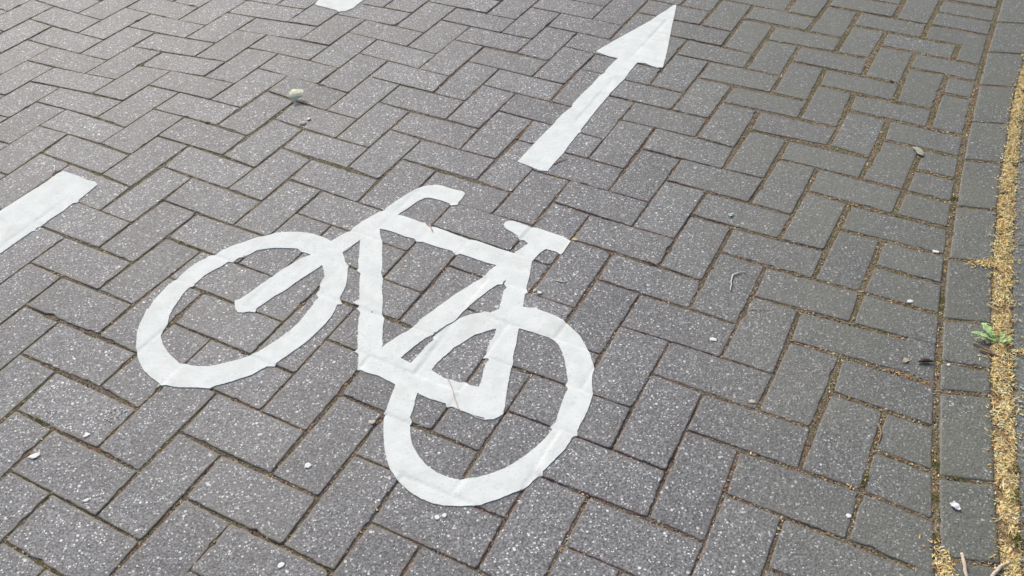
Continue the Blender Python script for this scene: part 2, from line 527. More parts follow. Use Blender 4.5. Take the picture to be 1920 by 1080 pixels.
# ------------------------------------------------------------------ ground, path, edging, slabs
def axis(lo, hi, step):
    fine = np.arange(lo, hi + 1e-6, step)
    far = np.array([0.5, 1.5, 4, 10, 25, 60.0])
    return np.r_[(lo - far)[::-1], fine, hi + far]


gx, gy = axis(-2.3, 2.2, 0.011), axis(0.3, 3.9, 0.011)
GX, GY = np.meshgrid(gx, gy)
_vn = np.random.default_rng(5).uniform(-1, 1, (400, 400))


def vnoise(x, y, cell):
    u, v_ = x / cell + 150.0, y / cell + 20.0
    i, j = np.floor(u).astype(int), np.floor(v_).astype(int)
    fx, fy = u - i, v_ - j
    fx, fy = fx * fx * (3 - 2 * fx), fy * fy * (3 - 2 * fy)
    i, j = i % 399, j % 399
    return (_vn[i, j] * (1 - fx) + _vn[i + 1, j] * fx) * (1 - fy) + (_vn[i, j + 1] * (1 - fx) + _vn[i + 1, j + 1] * fx) * fy


def fill_level(x, y):
    """how far the sand in the joints lies below the top of the blocks: fuller by the edge and far left, washed out in places"""
    right = np.clip((x - 0.15) / 0.6, 0, 1)
    farl = np.clip((y - 0.95) / 1.0, 0, 1) * np.clip((0.35 - x) / 0.9, 0, 1)  # joints shallower and fainter toward the far left
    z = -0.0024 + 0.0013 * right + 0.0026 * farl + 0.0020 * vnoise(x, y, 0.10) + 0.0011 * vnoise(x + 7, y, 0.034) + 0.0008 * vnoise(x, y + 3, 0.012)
    return np.clip(z, -0.0062, -0.0006)


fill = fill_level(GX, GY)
zz = vnoise(GX, GY, 0.012)
yy = np.clip(GY, 0.3, 3.9)
gap = (GX > curve(CL, yy) + .001) & (GX < curve(CR, yy) - .001)
fill = np.where(gap, -0.0015 + 0.002 * zz, fill)
_, REG = build_pavers('cycle_path', BRICKS, M_BRICK, 0.0042, 0.0011)
_, REG2 = build_pavers('path_edging', EDGING, M_EDGE, 0.005, 0.0026)
_, REG3 = build_pavers('pavement', SLABS, M_SLAB, 0.004, 0.002)
REG_ALL = REG + REG2 + REG3


def surf(xy):
    """signed distance to the nearest block edge (inside > 0) and that block's height, for many points"""
    xy = np.atleast_2d(xy)
    best = np.full(len(xy), -1.0)
    z = np.zeros(len(xy))
    lo, hi = xy.min(0) - .02, xy.max(0) + .02
    for top, h0, tx, ty, cx in REG_ALL:
        if (top.max(0) < lo).any() or (top.min(0) > hi).any():
            continue
        near = np.flatnonzero(((xy > top.min(0) - .012) & (xy < top.max(0) + .012)).all(1))
        if not len(near):
            continue
        q = xy[near]
        d = np.full(len(q), 1.0)
        for e in range(len(top)):
            a, b = top[e], top[(e + 1) % len(top)]
            t = (b - a) / np.linalg.norm(b - a)
            d = np.minimum(d, t[0] * (q[:, 1] - a[1]) - t[1] * (q[:, 0] - a[0]))
        up = d > best[near]
        s = near[up]
        best[s] = d[up]
        z[s] = h0 + (q[up, 0] - cx[0]) * tx + (q[up, 1] - cx[1]) * ty
    return best, z


gxy = np.c_[GX.ravel(), GY.ravel()]
dg, zg = surf(gxy)
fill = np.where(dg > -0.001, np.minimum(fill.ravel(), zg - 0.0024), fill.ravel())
nyy, nxx = GX.shape
idx = np.arange(nyy * nxx).reshape(nyy, nxx)
gf = np.stack([idx[:-1, :-1], idx[:-1, 1:], idx[1:, 1:], idx[1:, :-1]], -1).reshape(-1, 4)
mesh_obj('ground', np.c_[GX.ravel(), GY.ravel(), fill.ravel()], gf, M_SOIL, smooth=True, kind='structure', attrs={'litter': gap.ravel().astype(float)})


# ------------------------------------------------------------------ painted markings
G = {
    'fw_out': [[-765.5,1329.2],[-771.5,1352.1],[-772.6,1375.3],[-771.9,1401.4],[-771.5,1423.1],[-767.3,1423.0],[-763.1,1452.5],[-755.0,1472.4],[-747.6,1495.2],[-732.7,1516.9],[-728.8,1528.6],[-717.5,1552.3],[-704.6,1571.0],[-690.2,1584.4],[-675.6,1597.9],[-666.2,1599.6],[-657.6,1612.9],[-639.5,1628.0],[-616.0,1644.6],[-631.4,1632.1],[-607.5,1647.4],[-583.0,1661.3],[-560.6,1668.1],[-545.6,1675.7],[-516.9,1679.0],[-487.3,1677.6],[-466.5,1673.1],[-445.1,1664.5],[-425.2,1652.5],[-412.9,1642.2],[-395.5,1620.6],[-381.3,1600.7],[-374.4,1581.3],[-370.9,1567.5],[-361.3,1553.9],[-362.5,1543.2],[-360.2,1524.6],[-359.2,1495.9],[-361.8,1475.5],[-367.9,1450.5],[-360.2,1430.6],[-371.0,1429.5],[-372.9,1412.5],[-377.2,1395.8],[-387.1,1372.3],[-396.2,1356.1],[-406.4,1337.9],[-419.4,1317.7],[-432.8,1302.3],[-452.6,1278.5],[-468.4,1261.4],[-470.0,1252.9],[-485.6,1253.2],[-496.5,1244.9],[-509.5,1232.4],[-530.6,1222.3],[-520.9,1227.4],[-548.7,1213.3],[-576.9,1202.5],[-586.2,1196.5],[-614.2,1199.0],[-644.9,1199.5],[-659.2,1201.8],[-672.6,1206.1],[-680.0,1205.2],[-690.3,1214.6],[-705.9,1226.2],[-727.2,1246.5],[-743.8,1271.3],[-754.2,1293.3],[-761.7,1313.4]],
    'fw_in': [[-720.3,1343.2],[-709.7,1319.2],[-694.0,1296.7],[-678.8,1281.1],[-668.6,1272.3],[-661.8,1264.6],[-650.3,1262.3],[-636.6,1257.8],[-620.4,1255.4],[-600.0,1255.0],[-582.4,1260.1],[-560.5,1267.3],[-538.7,1275.6],[-527.4,1281.9],[-553.1,1269.3],[-531.5,1278.7],[-520.6,1287.2],[-510.5,1292.6],[-494.6,1308.9],[-477.2,1327.7],[-457.4,1352.5],[-440.8,1380.2],[-430.4,1408.7],[-420.8,1432.8],[-421.4,1436.5],[-413.5,1451.3],[-420.7,1465.2],[-413.8,1476.4],[-416.5,1494.4],[-409.9,1520.2],[-414.3,1538.8],[-420.5,1557.6],[-433.4,1579.6],[-450.8,1595.1],[-464.4,1602.3],[-475.8,1606.7],[-484.6,1616.6],[-503.0,1619.2],[-535.6,1621.0],[-560.1,1617.5],[-577.1,1612.8],[-588.9,1600.4],[-604.7,1591.0],[-595.8,1590.9],[-612.8,1587.0],[-620.5,1573.5],[-633.2,1575.1],[-645.4,1559.1],[-659.9,1545.9],[-676.5,1527.7],[-683.1,1512.1],[-690.6,1500.6],[-689.3,1495.4],[-698.1,1489.1],[-706.6,1469.0],[-710.9,1446.6],[-714.8,1429.4],[-716.6,1417.3],[-718.1,1398.1],[-714.8,1376.7],[-719.7,1355.8]],
    'fork': [[-591.1,1445.7],[-583.6,1418.6],[-574.9,1408.8],[-564.6,1407.4],[-553.7,1410.8],[-540.0,1408.6],[-539.8,1420.3],[-522.9,1440.8],[-509.2,1458.0],[-493.2,1472.8],[-486.0,1480.3],[-469.4,1503.1],[-452.0,1523.6],[-437.0,1539.2],[-421.4,1557.7],[-381.3,1600.7],[-363.1,1620.0],[-384.2,1602.2],[-366.7,1620.0],[-352.6,1636.8],[-345.6,1646.7],[-306.0,1686.7],[-306.0,1753.3],[-313.4,1751.9],[-343.9,1721.9],[-368.3,1692.4],[-373.8,1677.7],[-392.3,1664.9],[-369.0,1683.5],[-375.7,1677.8],[-392.1,1663.5],[-412.9,1642.2],[-450.8,1595.1],[-470.5,1584.4],[-490.1,1564.3],[-507.9,1545.8],[-524.5,1522.3],[-545.5,1496.7],[-562.7,1471.5],[-581.8,1449.3]],
    'handlebar': [[-306.0,1753.3],[-292.8,1773.3],[-275.7,1795.1],[-251.2,1823.5],[-235.0,1839.5],[-222.2,1850.7],[-207.1,1857.0],[-183.9,1859.9],[-166.1,1854.6],[-144.2,1840.9],[-116.8,1830.5],[-111.6,1820.7],[-117.7,1801.5],[-126.7,1785.7],[-128.2,1774.7],[-143.3,1773.5],[-149.4,1783.0],[-165.1,1792.8],[-184.6,1801.2],[-196.3,1806.3],[-209.7,1804.9],[-227.7,1789.3],[-245.0,1766.1],[-268.3,1740.2],[-306.0,1686.7]],
    'saddle': [[-18.5,1696.0],[-13.0,1706.4],[-3.7,1710.1],[5.6,1709.1],[20.3,1701.3],[42.1,1687.4],[58.6,1684.2],[85.5,1668.9],[117.5,1650.9],[129.6,1639.1],[135.6,1633.3],[126.5,1615.0],[116.4,1592.8],[109.8,1584.6],[100.6,1595.9],[77.8,1606.1],[64.9,1593.8],[53.8,1577.4],[44.7,1564.0],[5.4,1593.5],[20.7,1608.6],[38.1,1626.6],[28.4,1639.6],[19.4,1638.3],[16.7,1642.7],[14.1,1654.3],[1.5,1667.6],[-13.0,1681.1]],
    'f1': [[-306.0,1686.7],[-268.3,1740.2],[-242.2,1729.0],[-213.0,1710.3],[-206.3,1707.2],[-201.8,1708.6],[-195.4,1695.0],[-174.9,1690.1],[-156.0,1679.4],[-127.8,1661.3],[-96.4,1643.4],[-78.2,1638.8],[-60.0,1628.4],[-32.9,1612.4],[-2.6,1597.8],[5.4,1593.5],[44.7,1564.0],[10.8,1524.4],[-33.5,1551.9],[-59.1,1561.8],[-76.8,1571.6],[-94.7,1581.6],[-116.4,1593.0],[-125.1,1589.0],[-134.6,1603.1],[-171.1,1619.2],[-200.8,1635.4],[-217.3,1638.5],[-223.4,1648.7],[-245.9,1657.8],[-265.1,1669.8],[-292.0,1683.5]],
    'f2': [[-306.0,1686.7],[-302.9,1664.7],[-294.7,1635.7],[-291.4,1601.8],[-286.6,1552.5],[-286.3,1548.5],[-286.8,1527.2],[-280.9,1511.3],[-280.8,1483.0],[-274.2,1432.7],[-272.6,1398.7],[-266.3,1384.3],[-267.3,1360.9],[-264.3,1337.8],[-266.0,1347.0],[-264.6,1324.1],[-262.7,1312.8],[-263.1,1300.6],[-251.8,1255.8],[-298.3,1239.5],[-306.2,1240.7],[-305.8,1256.6],[-308.0,1282.6],[-316.8,1290.4],[-311.4,1298.1],[-315.3,1325.0],[-316.3,1347.8],[-317.4,1343.2],[-319.3,1373.4],[-318.7,1404.3],[-326.8,1416.5],[-322.9,1426.2],[-337.2,1433.8],[-329.8,1442.3],[-325.0,1444.7],[-329.0,1478.7],[-332.5,1509.7],[-332.0,1528.0],[-342.0,1538.8],[-338.5,1546.7],[-342.9,1576.6],[-341.6,1580.6],[-345.6,1631.0],[-345.6,1646.7]],
    'f3': [[-33.5,1551.9],[5.4,1593.5],[44.7,1564.0],[31.4,1513.5],[-11.8,1502.6],[-18.7,1496.2],[-20.4,1486.0],[-30.7,1486.2],[-49.3,1468.7],[-70.9,1444.0],[-57.6,1457.5],[-74.2,1440.3],[-90.5,1419.7],[-104.9,1400.6],[-117.3,1379.4],[-126.8,1370.1],[-136.3,1363.3],[-156.4,1342.8],[-159.6,1342.9],[-162.5,1336.0],[-168.7,1331.6],[-177.9,1324.9],[-201.7,1298.5],[-223.3,1270.4],[-236.2,1238.5],[-275.9,1247.6],[-263.1,1300.6],[-250.9,1314.9],[-228.7,1337.2],[-213.4,1348.4],[-197.0,1369.0],[-191.2,1380.7],[-168.1,1406.5],[-144.4,1432.9],[-120.3,1459.8],[-92.2,1486.0],[-67.0,1508.8],[-58.5,1516.5],[-50.0,1533.5]],
    'f4': [[44.7,1564.0],[42.5,1545.1],[39.3,1518.6],[35.4,1497.8],[30.6,1474.8],[33.7,1459.6],[26.9,1454.7],[24.7,1431.2],[22.8,1415.3],[12.8,1350.3],[9.3,1327.4],[6.6,1305.0],[3.2,1287.3],[-0.1,1269.9],[1.4,1257.0],[-4.2,1237.9],[-3.4,1243.2],[-5.9,1224.3],[-9.8,1201.6],[-13.0,1173.3],[-16.1,1141.8],[-18.3,1132.1],[-19.1,1124.4],[-27.9,1116.9],[-38.2,1111.3],[-52.9,1111.6],[-75.7,1142.7],[-66.2,1193.3],[-61.9,1206.5],[-57.7,1235.6],[-53.3,1256.8],[-54.8,1251.5],[-47.2,1264.2],[-48.8,1268.6],[-59.8,1269.8],[-52.9,1280.6],[-50.7,1297.1],[-44.5,1314.8],[-36.6,1332.8],[-33.5,1351.1],[-27.9,1407.7],[-23.8,1432.0],[-18.8,1459.3],[-17.0,1468.1],[-11.9,1475.6],[-17.0,1488.5],[-11.8,1502.6]],
    'f5': [[-263.1,1300.6],[-223.3,1270.4],[-201.8,1256.0],[-160.1,1238.3],[-134.3,1217.0],[-118.7,1211.6],[-103.2,1205.1],[-92.5,1206.0],[-84.6,1197.7],[-66.2,1193.3],[-38.6,1163.7],[-38.2,1111.3],[-52.9,1111.6],[-64.8,1115.6],[-73.7,1120.5],[-82.7,1124.4],[-40.4,1111.4],[-55.1,1110.7],[-69.9,1116.6],[-85.0,1127.3],[-100.0,1134.3],[-107.6,1139.3],[-116.7,1143.3],[-125.6,1141.5],[-128.2,1150.4],[-145.8,1158.5],[-158.1,1162.6],[-176.8,1172.9],[-182.4,1178.0],[-226.7,1200.0],[-241.3,1209.4],[-265.9,1225.4],[-283.4,1230.9],[-298.3,1239.5],[-295.1,1280.2]],
    'rw_out': [[-241.4,1098.4],[-241.7,1117.3],[-240.2,1125.0],[-243.5,1128.8],[-238.5,1138.4],[-236.0,1159.9],[-237.2,1149.1],[-232.1,1174.8],[-226.7,1200.0],[-215.1,1227.7],[-201.8,1256.0],[-194.8,1267.7],[-184.8,1282.8],[-174.9,1302.5],[-160.0,1320.1],[-162.1,1329.2],[-148.3,1342.7],[-136.1,1358.6],[-118.7,1372.3],[-110.8,1381.6],[-89.8,1393.2],[-73.4,1397.7],[-56.9,1401.0],[-45.3,1398.4],[-35.4,1404.2],[-27.9,1408.9],[-10.5,1415.9],[6.2,1416.8],[22.8,1414.6],[42.7,1411.3],[51.0,1412.4],[54.2,1406.3],[75.3,1395.1],[91.4,1385.3],[107.1,1370.8],[122.3,1350.7],[137.1,1327.6],[146.5,1300.4],[154.2,1273.9],[158.4,1245.8],[159.2,1235.2],[154.0,1217.5],[151.3,1190.8],[152.1,1170.7],[145.2,1147.0],[136.0,1122.0],[122.4,1093.8],[116.5,1080.9],[116.6,1069.8],[107.8,1067.2],[99.7,1051.9],[90.4,1036.8],[72.4,1016.0],[57.7,998.9],[50.4,990.4],[49.5,981.9],[41.8,980.4],[31.8,970.4],[24.8,962.2],[16.4,955.7],[6.7,950.9],[-9.7,942.9],[-30.1,933.5],[-50.4,926.5],[-57.1,922.6],[-77.3,922.1],[-92.8,920.7],[-119.9,922.7],[-140.4,927.8],[-161.4,937.8],[-182.9,953.6],[-202.4,973.8],[-209.5,984.0],[-220.1,1001.2],[-227.7,1022.2],[-234.5,1048.8]],
    'rw_in': [[-193.0,1116.6],[-188.6,1107.0],[-191.7,1099.6],[-189.2,1075.4],[-183.2,1051.7],[-170.0,1026.6],[-154.7,1007.2],[-137.0,992.3],[-115.6,981.0],[-97.4,975.7],[-87.8,977.2],[-67.1,980.3],[-46.3,985.9],[-78.8,977.1],[-58.1,981.8],[-37.3,989.2],[-16.4,999.1],[-2.3,1008.4],[19.0,1025.5],[40.9,1046.5],[58.7,1066.1],[55.7,1063.4],[71.0,1085.3],[66.9,1090.9],[77.5,1100.1],[84.5,1126.6],[96.8,1165.6],[105.3,1183.5],[100.5,1193.7],[106.4,1203.8],[104.6,1228.8],[104.8,1231.9],[102.9,1255.3],[99.4,1279.2],[92.5,1301.3],[83.5,1314.9],[72.7,1324.1],[48.9,1335.9],[31.3,1344.2],[12.8,1351.4],[-10.7,1357.2],[-32.7,1351.1],[-43.2,1348.9],[-64.1,1338.9],[-76.9,1334.6],[-88.0,1324.5],[-103.5,1310.2],[-117.5,1299.3],[-125.0,1288.4],[-140.0,1271.1],[-151.7,1254.1],[-160.1,1238.3],[-172.2,1208.3],[-183.2,1178.0],[-188.2,1152.3],[-186.1,1155.2],[-189.2,1135.7]],
    'head': [[261.5,2532.3],[267.0,2542.1],[298.5,2576.6],[335.9,2616.8],[390.6,2673.3],[446.8,2731.6],[473.8,2767.1],[506.3,2803.1],[537.3,2842.7],[546.7,2845.4],[532.4,2779.6],[515.6,2713.4],[500.0,2643.9],[475.9,2536.9],[461.1,2478.4],[449.4,2433.4],[431.8,2431.5],[412.8,2446.1],[400.3,2458.3],[377.6,2463.6],[323.0,2491.5],[297.1,2504.3],[274.9,2522.1]],
    'shaft': [[323.0,2491.5],[377.6,2463.6],[354.3,2419.3],[330.9,2369.2],[309.4,2333.7],[281.6,2286.1],[250.3,2227.2],[219.8,2166.3],[187.7,2099.7],[187.0,2088.2],[180.4,2082.5],[159.1,2039.5],[139.6,1999.3],[137.2,1992.1],[112.0,1949.7],[92.6,1911.7],[72.9,1915.6],[59.3,1926.3],[47.6,1935.2],[17.9,1955.2],[45.0,2005.0],[68.7,2048.9],[95.1,2094.0],[117.6,2130.6],[122.4,2144.4],[143.3,2180.1],[170.1,2216.5],[174.3,2233.2],[206.6,2292.2],[234.2,2335.5],[256.8,2380.1],[277.3,2407.2],[280.5,2418.7],[302.5,2458.3]],
    'dash1': [[-1130.1,1936.3],[-1082.2,1912.9],[-1057.1,1897.1],[-1035.0,1889.9],[-1023.3,1877.9],[-1032.7,1853.2],[-1048.6,1814.5],[-1047.3,1804.9],[-1059.1,1800.3],[-1071.5,1770.7],[-1093.3,1737.2],[-1098.4,1720.7],[-1110.9,1704.5],[-1110.7,1694.1],[-1117.5,1692.7],[-1138.5,1652.4],[-1152.7,1624.2],[-1225.0,1481.3],[-1322.0,1598.1],[-1223.3,1772.1],[-1206.7,1801.7],[-1178.3,1852.8],[-1153.9,1892.3],[-1141.2,1922.7]],
    'dash2': [[-627.0,2917.5],[-637.2,2882.6],[-627.4,2870.8],[-599.2,2856.9],[-575.5,2843.1],[-558.2,2832.9],[-549.5,2821.4],[-542.9,2826.0],[-529.8,2825.7],[-517.4,2841.6],[-508.0,2847.8],[-498.9,2869.0],[-482.6,2905.2],[-260.5,3296.5],[-404.9,3308.9]]}
G = {k: np.array(v) / 1000.0 for k, v in G.items()}


def resample(p, step=0.0030, jit=0.0007):
    out = []
    for i in range(len(p)):
        a, b = p[i], p[(i + 1) % len(p)]
        m = max(1, int(round(np.linalg.norm(b - a) / step)))
        for t in range(m):
            q = a + (b - a) * t / m
            out.append(q)
    out = np.array(out)
    for q in out:
        v = Vector((q[0] * 190, q[1] * 190, 0.0))
        u = Vector((q[0] * 60, q[1] * 60, 5.0))
        q[0] += noise.noise(v) * jit + noise.noise(u) * jit * 0.7
        q[1] += noise.noise(v + Vector((31, 7, 2))) * jit + noise.noise(u + Vector((3, 77, 2))) * jit * 0.7
    return out


def inside(xy, p):
    x, y = xy[:, 0], xy[:, 1]
    r = np.zeros(len(xy), bool)
    for i in range(len(p)):
        a, b = p[i - 1], p[i]
        c = (a[1] > y) != (b[1] > y)
        r ^= c & (x < (b[0] - a[0]) * (y - a[1]) / (b[1] - a[1] + 1e-12) + a[0])
    return r


def marking(root_name, label, cat, parts, step=0.0048, group=None):
    """parts: [(part name, [outlines], [holes])]; where outlines overlap the earlier part keeps the area"""
    polys, owner = [], []
    for pi, (nm, outs, holes) in enumerate(parts):
        for o in outs:
            polys.append(resample(o))
            owner.append((pi, 1))
        for o in holes:
            polys.append(resample(o))
            owner.append((pi, 0))
    allp = np.concatenate(polys)
    lo, hi = allp.min(0), allp.max(0)
    gx = np.arange(lo[0], hi[0], step)
    gy = np.arange(lo[1], hi[1], step * 0.87)
    X, Y = np.meshgrid(gx, gy)
    X = X + (np.arange(len(gy)) % 2)[:, None] * step / 2
    P = np.c_[X.ravel(), Y.ravel()]
    keep = np.zeros(len(P), bool)
    for p in polys:
        keep |= inside(P, p)
    P = P[keep]
    P = P[RNG.permutation(len(P))]
    vs, fs = [], []
    for p in polys:
        fs.append(list(range(len(vs), len(vs) + len(p))))
        vs += [Vector((float(a), float(b))) for a, b in p]
    vs += [Vector((float(a), float(b))) for a, b in P]
    V, E, Fo, ov, oe, of = delaunay_2d_cdt(vs, [], fs, 0, 1e-6)
    XY = np.array([(v.x, v.y) for v in V])
    d, z = surf(XY)
    t = np.clip((d + 0.0028) / 0.0100, 0, 1)
    top = z + 0.0017 - np.clip(0.0009 + 0.0013 * vnoise(XY[:, 0], XY[:, 1], 0.16), 0.0004, 0.0030) * (1 - t) ** 2
    own = {}
    tri = np.array([tuple(f) for f in Fo])
    mid = XY[tri].mean(1)
    free = np.ones(len(tri), bool)
    for pi in range(len(parts)):
        hit = np.zeros(len(tri), bool)
        for p, (q, s) in zip(polys, owner):
            if q == pi and s:
                hit |= inside(mid, p)
        for p, (q, s) in zip(polys, owner):
            if q == pi and not s:
                hit &= ~inside(mid, p)
        hit &= free
        free &= ~hit
        own[pi] = [tuple(int(i) for i in f) for f in tri[hit]]
    cnt = {}
    for fl in own.values():
        for f in fl:
            for i in range(3):
                a, b = f[i], f[(i + 1) % 3]
                cnt[(min(a, b), max(a, b))] = cnt.get((min(a, b), max(a, b)), 0) + 1
    usedall = np.unique(np.concatenate([np.array(f).ravel() for f in own.values()]))
    c0 = XY[usedall].mean(0)
    single = len(parts) == 1
    root = None if single else empty(root_name, (c0[0], c0[1], 0), label, cat, group)
    for pi, fl in own.items():
        used = sorted({i for f in fl for i in f})
        rm = {g: l for l, g in enumerate(used)}
        pv = [(XY[g][0], XY[g][1], top[g]) for g in used]
        pf = []
        for f in fl:
            a, b, c = (XY[i] for i in f)
            ccw = (b[0] - a[0]) * (c[1] - a[1]) - (b[1] - a[1]) * (c[0] - a[0]) > 0
            f = f if ccw else f[::-1]
            pf.append([rm[i] for i in f])
            for i in range(3):
                u, v = f[i], f[(i + 1) % 3]
                if cnt[(min(u, v), max(u, v))] == 1:
                    s = len(pv)
                    pv += [pv[rm[u]], pv[rm[v]], (XY[v][0], XY[v][1], top[v] - 0.0045), (XY[u][0], XY[u][1], top[u] - 0.0045)]
                    pf.append([s + 1, s, s + 3, s + 2])
        nm = root_name if single else parts[pi][0]
        o = mesh_obj(nm, pv, pf, M_PAINT, smooth=True, loc=(c0[0], c0[1], 0))
        if single:
            tag(o, label, cat, group)
        else:
            o.location = (0, 0, 0)
            o.parent = root
    return root


marking('bicycle_symbol', 'large white painted bicycle symbol in the middle of the grey block paving', 'road marking', [
    ('wheel', [G['fw_out']], [G['fw_in']]),
    ('wheel', [G['rw_out']], [G['rw_in']]),
    ('handlebar', [G['handlebar']], []),
    ('saddle', [G['saddle']], []),
    ('fork', [G['fork']], []),
    ('frame', [G['f1'], G['f2'], G['f3'], G['f4'], G['f5']], []),
])
marking('direction_arrow', 'long white painted arrow pointing away beyond the bicycle saddle', 'road marking', [
    ('arrowhead', [G['head']], []), ('shaft', [G['shaft']], [])])
marking('lane_dash', 'broad white painted dash at the left, beside the front wheel of the bicycle symbol', 'road marking', [('dash', [G['dash1']], [])], 0.006, 'dashes of the lane line')
marking('lane_dash', 'white painted dash just showing at the far edge, left of the arrow tip', 'road marking', [('dash', [G['dash2']], [])], 0.008, 'dashes of the lane line')


# ------------------------------------------------------------------ loose stuff in the joints and in the planted gap
def flakes(xy, z, length, width, col, yaw=None, tilt=0.35, curl=0.35):
    """many small bent blades or scales, each with a folded cross section; returns verts, faces, tints"""
    n = len(xy)
    yaw = RNG.uniform(0, 2 * np.pi, n) if yaw is None else yaw
    ax = np.stack([np.cos(yaw), np.sin(yaw)], 1)
    bx = np.stack([-ax[:, 1], ax[:, 0]], 1)
    slope = RNG.normal(0, tilt, n)
    roll = RNG.normal(0, 0.38, n)
    cu = RNG.normal(0, curl, n)
    V = np.zeros((n, 9, 3))
    for i, t in enumerate((-0.5, 0.0, 0.5)):
        wd = width * (0.35 if i != 1 else 0.5)
        zc = z + length * t * np.sin(slope) + cu * length * (0.25 - t * t)
        for j, s in enumerate((-1, 0, 1)):
            p = xy + ax * (length * t * np.cos(slope))[:, None] + bx * (wd * s * np.cos(roll))[:, None]
            V[:, i * 3 + j, :2] = p
            V[:, i * 3 + j, 2] = zc + wd * s * np.sin(roll) + (0.3 * width if j == 1 else 0)
    V[:, :, 2] -= np.minimum(0, V[:, :, 2].min(1) - z + 0.0006)[:, None]
    q = np.array([[0, 3, 4, 1], [1, 4, 5, 2], [3, 6, 7, 4], [4, 7, 8, 5]])
    Fc = (q[None] + 9 * np.arange(n)[:, None, None]).reshape(-1, 4)
    return V.reshape(-1, 3), Fc, np.repeat(col, 9, 0)


def pick(pal, n, var=0.18):
    pal = np.array(pal)
    c = pal[RNG.integers(0, len(pal), n)]
    return np.clip(c * (1 + RNG.normal(0, var, (n, 1))), 0.01, 0.9)


def join(*parts):
    V, Fc, C, b = [], [], [], 0
    for v, f, c in parts:
        V.append(v)
        Fc.append(f + b)
        C.append(c)
        b += len(v)
    return np.concatenate(V), np.concatenate(Fc), np.concatenate(C)


STRAW = [(.90, .66, .32), (.90, .62, .27), (.90, .72, .42), (.86, .58, .24), (.88, .69, .36), (.60, .36, .14), (.90, .80, .56), (.78, .66, .27)]  # flake colours brightened to a sunlit level, offsetting shadow between flakes
n = 24000
y = RNG.uniform(0.55, 3.5, n)
cl, cr = curve(CL, y), curve(CR, y)
u = RNG.beta(1.5, 1.5, n)
spill = np.where(RNG.random(n) < 0.14, RNG.normal(0, 0.013, n), 0)
x = cl - .003 + (cr - cl + .006) * u + spill
lump = np.array([noise.noise(Vector((a * 40, b * 22, 1.0))) for a, b in zip(x, y)])
zf = -0.001 + np.clip(1 - np.abs(u - .5) * 2, 0, 1) * 0.0035 * (0.7 + lump) + RNG.uniform(0, 0.003, n)
zf = np.where(np.abs(spill) > 0, 0.0016, zf)
keep = lump > -0.30
xy = np.stack([x, y], 1)[keep]
m = len(xy)
f1 = flakes(xy, zf[keep], RNG.uniform(.003, .0105, m), RNG.uniform(.0012, .0038, m), pick(STRAW, m, .26))
k2 = 520                                                       # longer dry stalks lying along and across the gap
y2 = RNG.uniform(0.6, 3.4, k2)
xy2 = np.stack([curve(CL, y2) + (curve(CR, y2) - curve(CL, y2)) * RNG.uniform(-.1, 1.1, k2), y2], 1)
f2 = flakes(xy2, RNG.uniform(.002, .006, k2), RNG.uniform(.014, .030, k2), RNG.uniform(.0009, .0016, k2), pick(STRAW[:5], k2), tilt=.12, curl=.12)
k3 = 900                                                       # straw blown into the slab joint, the corner by the edging and one block joint
xa = RNG.uniform(0, .30, 420)
sp = np.stack([curve(CR, np.full(420, 1.268)) + xa, 1.268 + RNG.normal(0, .005, 420)], 1)
sp = np.concatenate([sp, np.array((0.6882, 0.7900)) + RNG.normal(0, 1, (300, 2)) * [.008, .022], np.array((1.0452, 1.5389)) + RNG.normal(0, 1, (180, 2)) * [.016, .006]])
f3 = flakes(sp, np.full(k3, .0008), RNG.uniform(.004, .010, k3), RNG.uniform(.0016, .0034, k3), pick(STRAW, k3))
v, f, c = join(f1, f2, f3)
mesh_obj('dry_litter', v, f, M_LITTER, attrs={'tint': c}, kind='stuff', label='straw coloured dry litter filling the wide gap along the path edge', cat='plant litter')

# candidates lying in the joints
def joint_points(n, x0, x1, y0, y1, lo=-0.02, hi=0.0004):
    p = np.stack([RNG.uniform(x0, x1, n), RNG.uniform(y0, y1, n)], 1)
    d, z = surf(p)
    return p[(d > lo) & (d < hi)]


cand = joint_points(260000, -2.0, 1.32, 0.6, 3.2)
cx = cand[:, 0]
edge_x = cx - (curve(CB, cand[:, 1]) - 0.55)
dens = np.clip(edge_x / 0.5, 0, 1)
patch = np.array([noise.noise(Vector((a * 16, b * 16, 9.0))) for a, b in cand])
sel = RNG.random(len(cand)) < (0.30 + 0.62 * dens) * np.clip(0.5 + patch * 1.9, 0.04, 1)
p = cand[sel]
dn = dens[sel]
m = len(p)
zj = fill_level(p[:, 0], p[:, 1]) + RNG.uniform(0, .0010, m)
pal = pick([(.60, .40, .18), (.76, .58, .31), (.50, .27, .12), (.28, .15, .08), (.82, .68, .45), (.52, .40, .20), (.40, .24, .17)], m)
v, f, c = flakes(p, zj, RNG.uniform(.0024, .0070, m), RNG.uniform(.0012, .0032, m), pal, tilt=.25)
mesh_obj('joint_litter', v, f, M_LITTER, attrs={'tint': c}, kind='stuff', label='small brown and tan plant scraps caught in the paving joints', cat='plant litter')

ICO = bmesh.new()
bmesh.ops.create_icosphere(ICO, subdivisions=1, radius=1.0)
ICO_V = np.array([w_.co[:] for w_ in ICO.verts])
ICO_F = np.array([[q.index for q in t.verts] for t in ICO.faces])
ICO.free()


